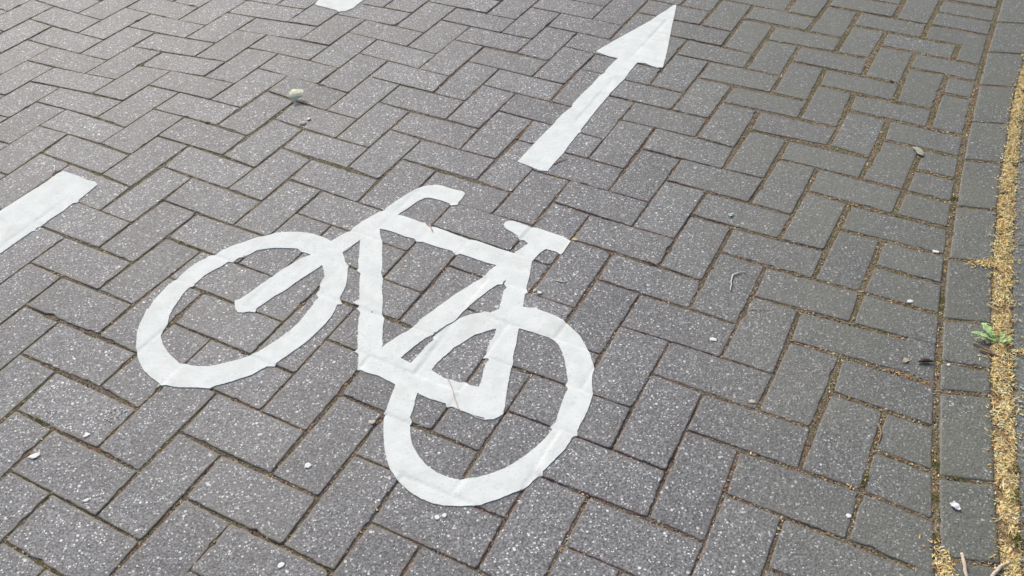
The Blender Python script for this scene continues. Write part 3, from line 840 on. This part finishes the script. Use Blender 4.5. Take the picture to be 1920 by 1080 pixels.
def grains(xy, z, rad, col):
    n = len(xy)
    s = RNG.uniform(.65, 1.3, (n, 1, 3))
    V = ICO_V[None] * s * rad[:, None, None] * RNG.uniform(.82, 1.15, (n, len(ICO_V), 1))
    V[:, :, 2] *= .8
    a = RNG.uniform(0, 6.28, n)
    X = V[:, :, 0] * np.cos(a)[:, None] - V[:, :, 1] * np.sin(a)[:, None] + xy[:, :1]
    Y = V[:, :, 0] * np.sin(a)[:, None] + V[:, :, 1] * np.cos(a)[:, None] + xy[:, 1:]
    V = np.stack([X, Y, V[:, :, 2] + z[:, None]], 2)
    Fc = (ICO_F[None] + len(ICO_V) * np.arange(n)[:, None, None]).reshape(-1, 3)
    return V.reshape(-1, 3), Fc, np.repeat(col, len(ICO_V), 0)


sel = RNG.random(len(cand)) < (0.05 + 0.28 * dens) * np.clip(0.45 - patch * 1.4, 0.05, 1)
p = cand[sel]
m = len(p)
g1 = grains(p, fill_level(p[:, 0], p[:, 1]) + .0003, RNG.uniform(.0006, .0017, m), pick([(.48, .42, .34), (.62, .58, .50), (.30, .24, .18), (.40, .30, .19), (.70, .66, .58)], m))
# loose chips scattered on the blocks, denser in the spot where they have collected at lower left
q = np.stack([1.25 - 2.9 * RNG.random(2200) ** 1.8, RNG.uniform(.7, 2.9, 2200)], 1)
q2 = np.array((-0.7573, 1.1272)) + RNG.normal(0, 1, (46, 2)) * [.018, .010] @ np.array([[.75, .66], [-.66, .75]])
q = np.concatenate([q, q2])
d, z = surf(q)
big = np.r_[np.zeros(len(q) - len(q2)), np.ones(len(q2))]
ok = d > .004
g2 = grains(q[ok], z[ok] + .0004, RNG.uniform(.0005, .0015, ok.sum()) * (1 + .9 * big[ok]), pick([(.62, .61, .57), (.70, .68, .62), (.50, .44, .34), (.66, .58, .42)], ok.sum()))
yg = RNG.uniform(.6, 3.3, 4500)
xg = curve(CL, yg) + (curve(CR, yg) - curve(CL, yg)) * RNG.normal(.5, .42, 4500)
g3 = grains(np.stack([xg, yg], 1), RNG.uniform(.0006, .0036, 4500), RNG.uniform(.0006, .0017, 4500), pick([(.80, .64, .38), (.50, .34, .18), (.84, .76, .58), (.30, .20, .11), (.62, .52, .26)], 4500))
v, f, c = join(g1, g2, g3)
mesh_obj('loose_grit', v, f, M_GRIT, attrs={'tint': c}, kind='stuff', label='fine pale grit in the joints and scattered over the blocks', cat='grit')

# moss: short upright leaflets in cushions along the damper joints
mossy = []
seeds = [(0.6167, 0.9709), (0.6097, 0.9598), (0.7708, 0.9744), (0.7762, 0.9686), (0.7828, 0.9663), (-0.8055, 0.9501), (-0.9045, 1.1385), (-0.8860, 1.1240), (1.0702, 1.7768), (1.0583, 1.7792),
         (0.8995, 1.3940), (0.9089, 1.4267), (-0.8274, 1.1717), (-0.7639, 1.9806), (-0.9335, 2.1099), (-0.8191, 2.1551), (0.7482, 0.9977), (0.7209, 0.9250), (0.6927, 0.8469), (0.6471, 0.8002), (-0.0784, 2.4452),
         (0.7949, 1.9477), (-0.6152, 0.8007), (-0.8510, 1.8109), (-0.8103, 1.8037), (-1.0478, 1.5904), (-1.0172, 1.4607), (0.8610, 0.9285), (0.8552, 0.9123), (0.8237, 0.8451), (0.8851, 0.9842), (0.8248, 0.8350)]
for s in seeds:
    mossy.append(np.array(s) + RNG.normal(0, .0055, (85, 2)))
md = np.array([noise.noise(Vector((a * 5, b * 5, 4.0))) for a, b in cand])
far_l = np.clip((-0.1 - cx) / .5, 0, 1)
pr = np.clip(md - .12, 0, 1) * (0.42 * dens + 0.40 * far_l + 0.05)
mossy.append(cand[RNG.random(len(cand)) < pr])
p = np.concatenate(mossy)
d, z = surf(p)
p = p[d < 0.0022]
m = len(p)
z0 = fill_level(p[:, 0], p[:, 1]) + np.where(p[:, 0] > curve(CL, p[:, 1]), .0055, 0)
v, f, c = flakes(p, z0, RNG.uniform(.0018, .0042, m), RNG.uniform(.0009, .0020, m), pick([(.17, .19, .045), (.24, .25, .07), (.11, .13, .035), (.30, .28, .10), (.20, .17, .06)], m), tilt=.8, curl=.5)
mesh_obj('moss', v, f, M_MOSS, attrs={'tint': c}, kind='stuff', label='low green moss growing in the damper paving joints', cat='moss')

# ------------------------------------------------------------------ weed rooted in the gap
M_LEAF = plain('weed_leaf', (0.32, 0.52, 0.17), (0.48, 0.66, 0.30), 90, 0.5, 0.4, 0.5)
M_LEAF2 = plain('pale_weed_leaf', (0.48, 0.55, 0.30), (0.40, 0.50, 0.22), 90, 0.5, 0.4, 0.5)
M_STALK = plain('weed_stalk', (0.30, 0.34, 0.14), (0.42, 0.38, 0.20), 90)


def leaf(name, mat, base, tip, width, lift, parent, label=None, lobes=3, seed=0):
    """one toothed leaf: midrib folded, arching from base to tip, with thickness"""
    r = random.Random(seed)
    base, tip = np.array(base), np.array(tip)
    L = np.linalg.norm(tip - base)
    ax = (tip - base) / L
    bx = np.array([-ax[1], ax[0]])
    N = 26
    up, lo, pf = [], [], []
    V = []
    for i in range(N + 1):
        t = i / N
        env = math.sin(math.pi * min(1, t * 0.92 + .05)) ** .8 * (0.25 + 0.75 * min(1, t * 1.6))
        saw = 0.55 + 0.45 * (1 - ((t * lobes * 1.0 + .2) % 1.0)) if t < .9 else .8
        wl = width * .5 * env * saw * r.uniform(.9, 1.1)
        wr = width * .5 * env * (0.55 + 0.45 * (1 - ((t * lobes + .55) % 1.0))) * r.uniform(.9, 1.1)
        zc = 0.0065 + lift * math.sin(math.pi * t * .62) + 0.0006 * math.sin(t * 17)
        cen = base + ax * L * t + bx * 0.004 * math.sin(t * 3 + seed)
        for s in (wl, wl * .5, 0, -wr * .5, -wr):
            pz = zc + abs(s) * .38 + .0007 * math.sin(t * 23 + s * 900)
            V.append((*(cen + bx * s), pz))
    K = len(V)
    V += [(a, b, c_ - .0005) for a, b, c_ in V]
    for i in range(N):
        for j in range(4):
            a, b = i * 5 + j, i * 5 + j + 1
            pf.append((a, b, b + 5, a + 5))
            pf.append((K + b, K + a, K + a + 5, K + b + 5))
        for j in (0, 4):
            a = i * 5 + j
            pf.append((a, a + 5, K + a + 5, K + a) if j == 0 else (a + 5, a, K + a, K + a + 5))
    o = mesh_obj(name, np.array(V) - np.array([*parent.location[:2], 0]), pf, mat, parent=parent, smooth=True)
    if label:
        o['label'] = label
    return o


def tube_mesh(pts, r0, r1, n=7):
    pts = [np.asarray(p_, dtype=float) for p_ in pts]
    V, Fc = [], []
    for i, p_ in enumerate(pts):
        t = pts[min(i + 1, len(pts) - 1)] - pts[max(i - 1, 0)]
        t = t / (np.linalg.norm(t) + 1e-9)
        a = np.cross(t, [0, 0, 1.0])
        a /= np.linalg.norm(a) + 1e-9
        b = np.cross(a, t)
        rr = (r0 + (r1 - r0) * i / (len(pts) - 1)) * RNG.uniform(.85, 1.15)
        for k in range(n):
            an = 2 * math.pi * k / n
            V.append(p_ + rr * (math.cos(an) * a + math.sin(an) * b))
    for i in range(len(pts) - 1):
        for k in range(n):
            k2_ = (k + 1) % n
            Fc.append((i * n + k, i * n + k2_, (i + 1) * n + k2_, (i + 1) * n + k))
    Fc.append(tuple(range(n))[::-1])
    Fc.append(tuple((len(pts) - 1) * n + k for k in range(n)))
    return V, Fc


b0 = (0.9717, 1.2928)
weed = empty('weed', (*b0, 0), 'small green toothed leaf rosette rooted in the straw filled gap', 'plant')
leaf('leaf', M_LEAF, b0, (0.9508, 1.3359), 0.024, .009, weed, lobes=3, seed=1)
leaf('leaf', M_LEAF, b0, (0.9220, 1.3088), 0.015, .007, weed, lobes=4, seed=2)
leaf('leaf', M_LEAF2, b0, (0.9238, 1.2936), 0.007, .006, weed, label='narrow pale yellowing leaf lying lowest', lobes=2, seed=3)
leaf('leaf', M_LEAF, b0, (1.0008, 1.2908), 0.012, .007, weed, lobes=3, seed=4)
leaf('leaf', M_LEAF, b0, (0.9937, 1.3076), 0.013, .006, weed, lobes=3, seed=5)
leaf('leaf', M_LEAF, b0, (0.9651, 1.3141), 0.011, .009, weed, lobes=2, seed=6)
v, f = tube_mesh([(0, 0, -.004), (.0004, .0003, .002), (.0002, .001, .006)], .0022, .0014)
mesh_obj('stem', v, f, M_STALK, parent=weed, smooth=True)

# ------------------------------------------------------------------ twigs and stalks
M_TWIG_W = plain('bleached_twig', (0.62, 0.60, 0.55), (0.76, 0.74, 0.70), 260)
M_TWIG_T = plain('tan_twig', (0.48, 0.36, 0.22), (0.66, 0.54, 0.38), 260)
M_TWIG_P = plain('pinkish_stalk', (0.46, 0.32, 0.25), (0.60, 0.46, 0.38), 260)
M_TWIG_B = plain('brown_stalk', (0.20, 0.12, 0.07), (0.42, 0.28, 0.17), 220)
M_ROOT = plain('pale_root', (0.52, 0.43, 0.32), (0.68, 0.58, 0.46), 160, bump=.8)


def twig(name, lines, mat, label, cat='twig', r0=.0011, r1=.0006, z=.0014, lift=.001, group=None):
    V, Fc = [], []
    c0_ = np.mean([np.mean(l, 0) for l in lines], 0)
    for l in lines:
        l = [np.array(q_) for q_ in l]
        dense = []
        for a, b in zip(l[:-1], l[1:]):
            for t in (0, .25, .5, .75):
                dense.append(a + (b - a) * t + RNG.normal(0, .0004, 2))
        dense.append(l[-1])
        n_ = len(dense)
        _, sz = surf(np.array(dense))
        pts = [(*q_, max(0.0, s_) + z + lift * math.sin(math.pi * i / (n_ - 1))) for i, (q_, s_) in enumerate(zip(dense, sz))]
        v_, f_ = tube_mesh(pts, r0, r1)
        Fc += [tuple(i + len(V) for i in g_) for g_ in f_]
        V += v_
    return mesh_obj(name, V, Fc, mat, smooth=True, label=label, cat=cat, group=group, loc=(c0_[0], c0_[1], 0))


twig('twig', [[(0.4836, 1.5115), (0.4757, 1.4941), (0.4708, 1.4734), (0.4668, 1.4581)], [(0.4821, 1.5098), (0.4974, 1.5166), (0.5120, 1.5199)]], M_TWIG_W,
     'bleached white forked twig lying flat on a block right of the bicycle symbol', r0=.0015, r1=.0009, z=.0015)
twig('twig', [[(0.0452, 1.6932), (0.0620, 1.7132), (0.0815, 1.7354)]], M_TWIG_P, 'straight pinkish twig lying just above the saddle of the bicycle symbol', r0=.0014, r1=.0008)
twig('twig', [[(0.2984, 1.5821), (0.3053, 1.5598), (0.3234, 1.5431)]], M_TWIG_P, 'short bent tan pink twig in a joint right of the saddle', r0=.0016, r1=.0009)
twig('stalk', [[(-0.1289, 1.2210), (-0.1195, 1.1958), (-0.1123, 1.1671), (-0.1064, 1.1471), (-0.0966, 1.1221)]], M_TWIG_P,
     'hair thin pink stalk lying across the white chainstay inside the rear wheel', 'stalk', r0=.0007, r1=.0005, z=.0036, lift=.0006)
twig('stalk', [[(-0.1900, 1.6998), (-0.1852, 1.6797), (-0.1810, 1.6717)]], M_TWIG_P, 'tiny pink stalk stuck on the white top tube', 'stalk', r0=.0013, r1=.0008, z=.0038)
twig('twig', [[(0.1104, 1.9430), (0.1231, 1.9547), (0.1440, 1.9662)]], M_TWIG_T, 'short tan twig just right of the foot of the white arrow', r0=.0014, r1=.0008)
twig('twig', [[(0.0963, 1.4975), (0.1088, 1.4920), (0.1205, 1.4953)], [(0.1088, 1.4920), (0.1048, 1.5061)]], M_TWIG_W, 'tiny curled white twig on a block below the saddle', r0=.0012, r1=.0006)
twig('twig', [[(0.4995, 1.3993), (0.5122, 1.3958), (0.5303, 1.3971)]], M_TWIG_T, 'thin pale twig lying flat on a block below the forked twig', r0=.0009, r1=.0005)
twig('stalk', [[(0.9232, 1.2921), (0.9336, 1.2800), (0.9508, 1.2591), (0.9633, 1.2430)], [(0.9265, 1.2728), (0.9379, 1.2637), (0.9503, 1.2577)]], M_TWIG_B,
     'reddish brown dry stalk lying into the straw just below the green weed', 'stalk', r0=.0018, r1=.0024, z=.004)
twig('root', [[(0.7236, 0.8166), (0.7205, 0.8011), (0.7144, 0.7689)]], M_ROOT, 'pale thick dry stem pointing down at the bottom right corner', 'stem', r0=.0030, r1=.0027, z=.0028)
twig('root', [[(0.7927, 0.7992), (0.7756, 0.7908), (0.7473, 0.7666)]], M_ROOT, 'pale curved dry root running out of the litter at the bottom right corner', 'root', r0=.0022, r1=.0031, z=.004)
twig('twig', [[(-1.1610, 1.9602), (-1.1497, 1.9364)]], M_TWIG_W, 'tiny white twig touching the far end of the left lane dash', r0=.0016, r1=.0012)
twig('twig', [[(0.6714, 1.0898), (0.6708, 1.0686), (0.6602, 1.0466)]], M_TWIG_B, 'short dark brown twig wedged in a joint near the edging', r0=.0020, r1=.0012, z=.0005)

# ------------------------------------------------------------------ leaves, husk, chips
def patch_leaf(name, at, wid, hei, yaw, mat, label, cat, seed, arch=.5, stand=0.0, loc_z=0.0015, nu=14, thick=.0005):
    """crumpled piece of leaf: an irregular sheet with thickness, cupped and partly standing"""
    r = np.random.default_rng(seed)
    ph = r.uniform(0, 6.28, 6)
    V, Fc = [], []
    for i in range(nu + 1):
        rr = i / nu
        for k in range(24):
            a = 2 * math.pi * k / 24
            edge_ = 1 + .16 * math.sin(2 * a + ph[0]) + .10 * math.sin(3 * a + ph[1]) + .07 * math.sin(5 * a + ph[2]) + .04 * math.sin(9 * a + ph[3])
            xx = rr * edge_ * math.cos(a) * wid / 2
            v_ = rr * edge_ * math.sin(a) * hei / 2
            s = v_ / hei + .5
            ang = stand * (1 - s)                       # front droops, back lies level or the reverse
            yy2 = v_ * math.cos(ang)
            zz2 = arch * hei * .35 * (1 - (2 * v_ / hei) ** 2) + stand * hei * .42 * s - arch * (2 * xx / wid) ** 2 * wid * .14
            zz2 += .0011 * math.sin(xx * 620 + ph[4]) * rr + .0009 * math.sin(v_ * 700 + ph[5]) * rr
            V.append((xx, yy2, zz2))
    V = np.array(V)
    V[:, 2] -= V[:, 2].min() - thick
    K = len(V)
    V = np.concatenate([V, V - [0, 0, thick]])
    for i in range(nu):
        for k in range(24):
            k3 = (k + 1) % 24
            a, b, c_, d_ = i * 24 + k, i * 24 + k3, (i + 1) * 24 + k3, (i + 1) * 24 + k
            Fc += [(a, d_, c_, b), (K + a, K + b, K + c_, K + d_)]
    for k in range(24):
        a, b = nu * 24 + k, nu * 24 + (k + 1) % 24
        Fc.append((a, K + a, K + b, b))
    o = mesh_obj(name, V, Fc, mat, smooth=True, label=label, cat=cat)
    _, s = surf(np.array([at]))
    o.location = (at[0], at[1], float(s[0]) + loc_z)
    o.rotation_euler = (0, 0, yaw)
    return o


M_PALE = plain('pale_green_leaf', (0.66, 0.66, 0.42), (0.82, 0.81, 0.62), 120, 0.6, 0.35, 0.6)
M_TANLEAF = plain('tan_leaf_piece', (0.44, 0.38, 0.26), (0.58, 0.52, 0.38), 160)
M_YELLOW = plain('yellow_leaf_piece', (0.60, 0.45, 0.14), (0.70, 0.58, 0.28), 160)
M_WHITE = plain('white_chip', (0.74, 0.74, 0.74), (0.80, 0.80, 0.80), 160, bump=.2)
M_LICHEN = plain('grey_green_lichen', (0.32, 0.33, 0.26), (0.46, 0.47, 0.37), 420, .9, .15, .9)
M_TEAL = plain('pale_teal_chip', (0.40, 0.52, 0.46), (0.56, 0.64, 0.58), 300)
patch_leaf('leaf', (-0.5949, 2.2725), .038, .046, .25, M_PALE, 'crumpled pale yellow green leaf standing up in a joint at upper left', 'leaf', 3, arch=.5, stand=.9)
patch_leaf('leaf_piece', (-0.5587, 2.1493), .022, .012, .5, M_TANLEAF, 'flat tan leaf scrap just below the crumpled pale green leaf', 'leaf', 5, arch=.25)
patch_leaf('leaf_piece', (-0.5462, 2.1706), .013, .010, 1.1, M_PALE, 'tiny pale green leaf scrap beside the tan leaf scrap', 'leaf', 6, arch=.3)
patch_leaf('leaf_piece', (0.1451, 1.6381), .014, .009, .2, M_YELLOW, 'small yellow leaf scrap in the joint at the rear end of the saddle', 'leaf', 7, arch=.4)
patch_leaf('chip', (0.7464, 0.9074), .012, .019, .45, M_WHITE, 'bright white flat flake on an edging block at lower right', 'flake', 8, arch=.22, thick=.0011)
patch_leaf('lichen_patch', (1.0446, 1.9786), .022, .036, .3, M_LICHEN, 'pale grey green lichen patch on a joint at upper right', 'lichen', 9, arch=.10)
patch_leaf('chip', (0.5167, 1.7227), .014, .011, .3, M_TEAL, 'tiny pale teal flake on a block right of the arrow foot', 'flake', 10, arch=.2)
patch_leaf('leaf_piece', (0.7739, 1.2475), .014, .010, .3, M_TANLEAF, 'small tan scrap left of the dark husk', 'leaf', 11, arch=.3)
patch_leaf('chip', (1.1867, 1.7490), .012, .012, .3, M_YELLOW, 'small yellow scrap at the right side of the straw filled gap', 'leaf', 12, arch=.3)

M_DARK = plain('dark_husk', (0.022, 0.014, 0.012), (0.07, 0.045, 0.035), 300, .6, .35, .8)
hv, hf = [], []
hb = np.array((0.8111, 1.2426))
V_, F_ = tube_mesh([(t * .029 - .0145, .0016 * math.sin(t * 4), .0032 + .0018 * math.sin(t * 3.1)) for t in np.linspace(0, 1, 12)], 1, 1, 10)
V_ = np.array(V_)
for i in range(12):
    t = i / 11
    ctr = np.array([t * .029 - .0145, .0016 * math.sin(t * 4), .0032 + .0018 * math.sin(t * 3.1)])
    rr = .0004 + .0044 * math.sin(math.pi * min(1, .06 + t * .9)) ** .7
    V_[i * 10:(i + 1) * 10] = ctr + (V_[i * 10:(i + 1) * 10] - ctr) * rr * np.array([1, 1, .62])
o = mesh_obj('seed_husk', V_, F_, M_DARK, smooth=True, label='dark brown spindle shaped husk on a block near the edging', cat='husk')
o.location = (hb[0], hb[1], .0006)
o.rotation_euler = (0, 0, .02)

# ------------------------------------------------------------------ single pale stones
M_STONE = plain('pale_stone', (0.74, 0.73, 0.69), (0.82, 0.81, 0.78), 500, .7, .35, .6)
M_STONE_B = plain('beige_stone', (0.48, 0.40, 0.29), (0.62, 0.54, 0.42), 500, .7, .35, .6)
M_STONE_D = plain('dark_stone', (0.02, 0.02, 0.02), (0.05, 0.045, 0.045), 500, .6, .4, .6)


def stone(at, a, b, h, yaw, mat, label, seed):
    bm = bmesh.new()
    bmesh.ops.create_icosphere(bm, subdivisions=3, radius=1.0)
    off = Vector((seed * 3.7, seed * 1.9, seed * .7))
    for v_ in bm.verts:
        d_ = v_.co.normalized()
        s = 1 + .46 * noise.noise(d_ * 1.5 + off) + .20 * noise.noise(d_ * 4 + off)
        v_.co = Vector((d_.x * s * a / 2, d_.y * s * b / 2, max(-.35, min(.55, d_.z * s)) * h * .42))
    me = bpy.data.meshes.new('stone')
    bm.to_mesh(me)
    bm.free()
    me.materials.append(mat)
    me.polygons.foreach_set('use_smooth', [True] * len(me.polygons))
    o_ = bpy.data.objects.new('stone', me)
    COL.objects.link(o_)
    d_, s = surf(np.array([at]))
    o_.location = (at[0], at[1], (float(s[0]) if d_[0] > 0 else -.001) + h * .14)
    o_.rotation_euler = (0, 0, yaw)
    tag(o_, label, 'stone', 'single loose stones on the paving')


stone((0.0593, 1.4602), .0095, .009, .007, .3, M_STONE, 'round white stone at a joint corner right of the seat tube', 1)
stone((0.0492, 1.4672), .011, .007, .006, .9, M_STONE_B, 'yellowish stone touching the round white stone right of the seat tube', 2)
stone((0.4056, 1.3129), .014, .010, .006, -.3, M_STONE, 'flat white stone alone on a block right of the rear wheel', 3)
stone((-0.8636, 1.0381), .020, .011, .006, .35, M_STONE, 'long flat white stone on a block at the far lower left', 4)
stone((-0.3663, 1.0107), .012, .012, .006, .1, M_STONE, 'round white stone on the block left of the rear wheel', 5)
stone((-0.2616, 1.1080), .010, .010, .008, .2, M_STONE_B, 'beige stone in the joint left of the rear wheel', 6)
stone((-0.1308, 0.8995), .009, .009, .005, .5, M_STONE, 'left stone of a pair of white ones below the rear wheel', 7)
stone((-0.1192, 0.9026), .009, .008, .005, 1.5, M_STONE, 'right stone of a pair of white ones below the rear wheel', 8)
stone((-0.3791, 0.8110), .012, .010, .005, .5, M_STONE, 'white stone nearest the bottom edge, left of the middle', 9)
stone((0.9505, 1.5811), .015, .009, .006, -.5, M_STONE, 'grey white stone at the head of the edging joint, upper right', 10)
stone((0.8395, 1.4179), .013, .009, .006, .1, M_STONE, 'white stone lying in a joint left of the edging', 11)
stone((-0.7859, 1.0845), .012, .007, .005, .6, M_STONE, 'white stone at the lower end of the scattered chips, lower left', 12)
stone((-0.7380, 0.9414), .010, .007, .005, .4, M_STONE, 'white stone near the right end of a block, below the long flat white stone', 13)
stone((0.4510, 1.1476), .011, .010, .006, .4, M_STONE_B, 'dull beige stone in a joint right of the rear wheel', 14)
stone((0.5620, 0.8919), .009, .008, .005, .4, M_STONE, 'small white stone on a block at lower right', 15)
stone((1.0888, 2.3363), .010, .010, .008, .4, M_STONE_D, 'tiny black stone on the far blocks at upper right', 16)
stone((0.8534, 1.2347), .008, .006, .005, .4, M_STONE, 'tiny white stone on the edging block right of the dark husk', 17)
